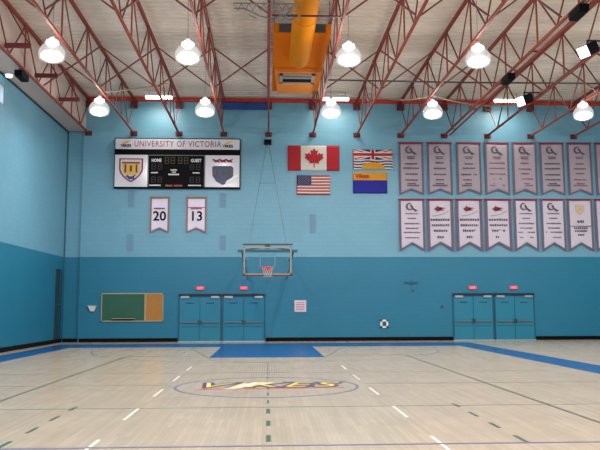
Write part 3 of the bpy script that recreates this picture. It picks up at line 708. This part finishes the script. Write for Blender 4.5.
# ---------------------------------------------------------------- basketball backstop
YBB = 27.4
t = thing('basketball_backstop', 'glass basketball backboard with orange rim on wall arms', 'basketball hoop', (0.02, YBB, 2.78))
W2, H = .915, 1.07
bd = MB().box(-W2+.03, W2-.03, -.01, .01, .03, H-.03).build('glass_backboard', M['glass'], t)
b = MB().box(-.3, .3, -.016, -.011, .74, .775).box(-.3, .3, -.016, -.011, .3, .33).box(-.3, -.265, -.016, -.011, .3, .775).box(.265, .3, -.016, -.011, .3, .775)
b.build('target_square', M['vent'], bd)
MB().box(-W2, W2, -.03, .03, H-.05, H).box(-W2, W2, -.03, .03, 0, .05).box(-W2, -W2+.055, -.03, .03, 0, H).box(W2-.055, W2, -.03, .03, 0, H).build('board_frame', M['frame'], t)
MB().box(-W2-.01, W2+.01, -.035, .04, -.05, 0).box(-W2-.02, -W2, -.035, .04, -.05, .3).box(W2, W2+.02, -.035, .04, -.05, .3).build('edge_padding', M['dred'], t)
MB().box(-W2-.04, W2+.04, .06, .12, 1.14, 1.2).box(-.1, .1, .06, .12, 1.0, 1.16).bar((-W2, .09, .95), (0, .09, 1.08), .05).bar((W2, .09, .95), (0, .09, 1.08), .05).build('top_rail', M['dgrey'], t)
n = 32
rm = MB().tube([(.2286*math.sin(2*PI*k/n), -.38+.2286*math.cos(2*PI*k/n), .27) for k in range(n)], .012, 8, closed=True).box(-.1, .1, -.2, -.03, .18, .272).box(-.15, .15, -.045, -.03, .12, .3).build('rim', M['rim'], t)
b = MB()
for k in range(12):
    for sgn in (1, -1):
        pts = []
        for j in range(5):
            a = 2*PI*(k+sgn*j*.5)/12; r = .225-.1*(j/4)**.7; pts.append((r*math.sin(a), -.38+r*math.cos(a), .26-.085*j))
        b.tube(pts, .004, 4)
b.build('net', M['cord'], rm)
MB().box(-.2, .2, -.02, .05, -.08, .03).build('centre_pad', M['frame'], t)
L_ = YW-YBB-.01
for s in (-1, 1):
    MB().tube([(s*1.0, .09, .93), (s*1.0, L_, .93)], .04, 8).build('support_arm', M['bluesteel'], t)
    MB().tube([(s*1.0, .09, .93), (s*.9, L_, .1)], .03, 8).build('brace_arm', M['teal'], t)
    MB().tube([(s*.72, .09, 1.17), (s*.03, L_-.12, 6.5)], .012, 6).build('stay_cable', M['grey'], t)
MB().box(-1.14, 1.14, .06, .13, .86, .97).build('cross_bar', M['tealframe'], t)
MB().tube([(-.38, 3.3, 4.1), (.38, 3.3, 4.1)], .01, 6).build('spreader', M['grey'], t)
MB().box(-.17, .17, L_-.24, L_, 6.4, 6.62).build('winch', M['black'], t)
for s in (-1, 1): MB().box(s*1.0-.12, s*1.0+.12, L_-.03, L_+.005, .8, 1.05).build('wall_plate', M['teal'], t)

# ---------------------------------------------------------------- things on the back wall
t = thing('bulletin_board', 'green chalkboard joined to a tan cork board', 'board', (-6.15, YW, .92))
MB().box(-1.41, -.0+1.41, -.05, 0, 0, .05).box(-1.41, 1.41, -.05, 0, 1.25, 1.3).box(-1.41, -1.37, -.05, 0, 0, 1.3).box(1.37, 1.41, -.05, 0, 0, 1.3).box(.55, .62, -.055, 0, 0, 1.3).build('frame', M['tan'], t)
MB().box(-1.37, .55, -.03, 0, .05, 1.25).build('chalk_panel', M['chalk'], t)
MB().box(.62, 1.37, -.03, 0, .05, 1.25).build('cork_panel', M['cork'], t)
MB().box(-.9, .15, -.12, -.03, .1, .13).box(-.9, .15, -.12, -.11, .1, .16).build('chalk_tray', M['tan'], t)
t = thing('towel_dispenser', 'small white wall dispenser left of the chalkboard', 'dispenser', (-7.95, YW, 1.4))
MB().add([(-.18,-.16,.24),(.18,-.16,.24),(.18,0,.24),(-.18,0,.24),(-.08,-.1,0),(.08,-.1,0),(.08,0,0),(-.08,0,0)], [(0,1,2,3),(7,6,5,4),(0,4,5,1),(1,5,6,2),(2,6,7,3),(3,7,4,0)]).build('bowl', M['white'], t)
MB().box(-.2, .2, -.18, 0, .24, .27).build('lid', M['alu'], t)
t = thing('wall_notice', 'square pinkish white paper notice right of the double doors', 'notice', (1.54, YW, 1.34))
MB().box(-.27, .27, -.02, 0, 0, .53).build('sheet', M['paper'], t)
b = MB()
for j in range(5): scribble(b, -.2, .2, .08+.08*j, .03, -.026)
b.build('print', M['mauve'], t)
t = thing('wall_outlet', 'small white square wall fitting with blue centre', 'wall fitting', (5.43, YW, .59))
MB().box(-.18, .18, -.04, 0, 0, .08).box(-.18, .18, -.04, 0, .29, .37).box(-.18, -.09, -.04, 0, 0, .37).box(.09, .18, -.04, 0, 0, .37).build('surround', M['white'], t)
MB().box(-.09, .09, -.025, 0, .08, .29).build('socket', M['tealframe'], t)
t = thing('wall_bracket', 'faint dark teal bracket on the lower wall under the banners', 'bracket', (6.72, YW, 2.6))
MB().box(-.33, .33, -.05, 0, .04, .12).box(-.05, .05, -.03, 0, -.04, .16).build('rail', M['tealframe'], t)
MB().box(.02, .12, -.04, 0, -.36, -.26).build('hook', M['dgrey'], t)
tag(MB().box(8.1, 8.2, YW-.03, YW, 1.5, 1.6).build('door_button', M['dred']), 'tiny dark red button left of the right hand doors', 'button')
for x, wh in ((-3.07, 'leftmost double doors'), (-1.07, 'second double doors from the left'), (9.62, 'third double doors from the left'), (11.57, 'rightmost double doors')):
    t = thing('exit_sign', 'small red exit sign above the %s' % wh, 'exit sign', (x, YW, 2.34), 'red exit signs')
    MB().box(-.17, .17, -.08, 0, .03, .17).build('sign_box', M['exit'], t)
    text('exit_word', 'EXIT', .12, M['white'], t, (0, -.084, .09), sx=.95)
for x, z0, z1, lab in ((-6.32, 6.17, 6.98, 'faint louvre under the left end of the scoreboard, upper one'), (-6.33, 4.12, 4.95, 'faint louvre under the left end of the scoreboard, lower one'),
                       (-2.08, 6.17, 6.95, 'faint louvre under the right end of the scoreboard, upper one'), (-2.06, 4.18, 4.95, 'faint louvre under the right end of the scoreboard, lower one'),
                       (2.14, 4.98, 5.93, 'faint louvre below the starred striped flag')):
    t = thing('wall_louvre', lab, 'vent', (x, YW, z0), 'faint wall louvres'); h = z1-z0
    MB().box(-.17, .17, -.012, 0, 0, h).build('back_plate', M['wall'], t)
    b = MB()
    for j in range(int(h/.1)): b.box(-.15, .15, -.02, -.012, .02+.1*j, .1+.1*j)
    b.build('slats', M['vent'], t)
# dark padded panel on the left wall near the corner
t = thing('wall_pad', 'tall dark green padded panel on the left wall by the corner', 'wall pad', (XL, 32.7, .18))
MB().box(.0, .1, -.36, .3, 0, 3.1).build('pad', M['pad'], t)
MB().box(.1, .12, -.36, .3, 1.5, 1.55).box(.1, .12, -.03, 0, 0, 3.1).build('seam', M['tealframe'], t)
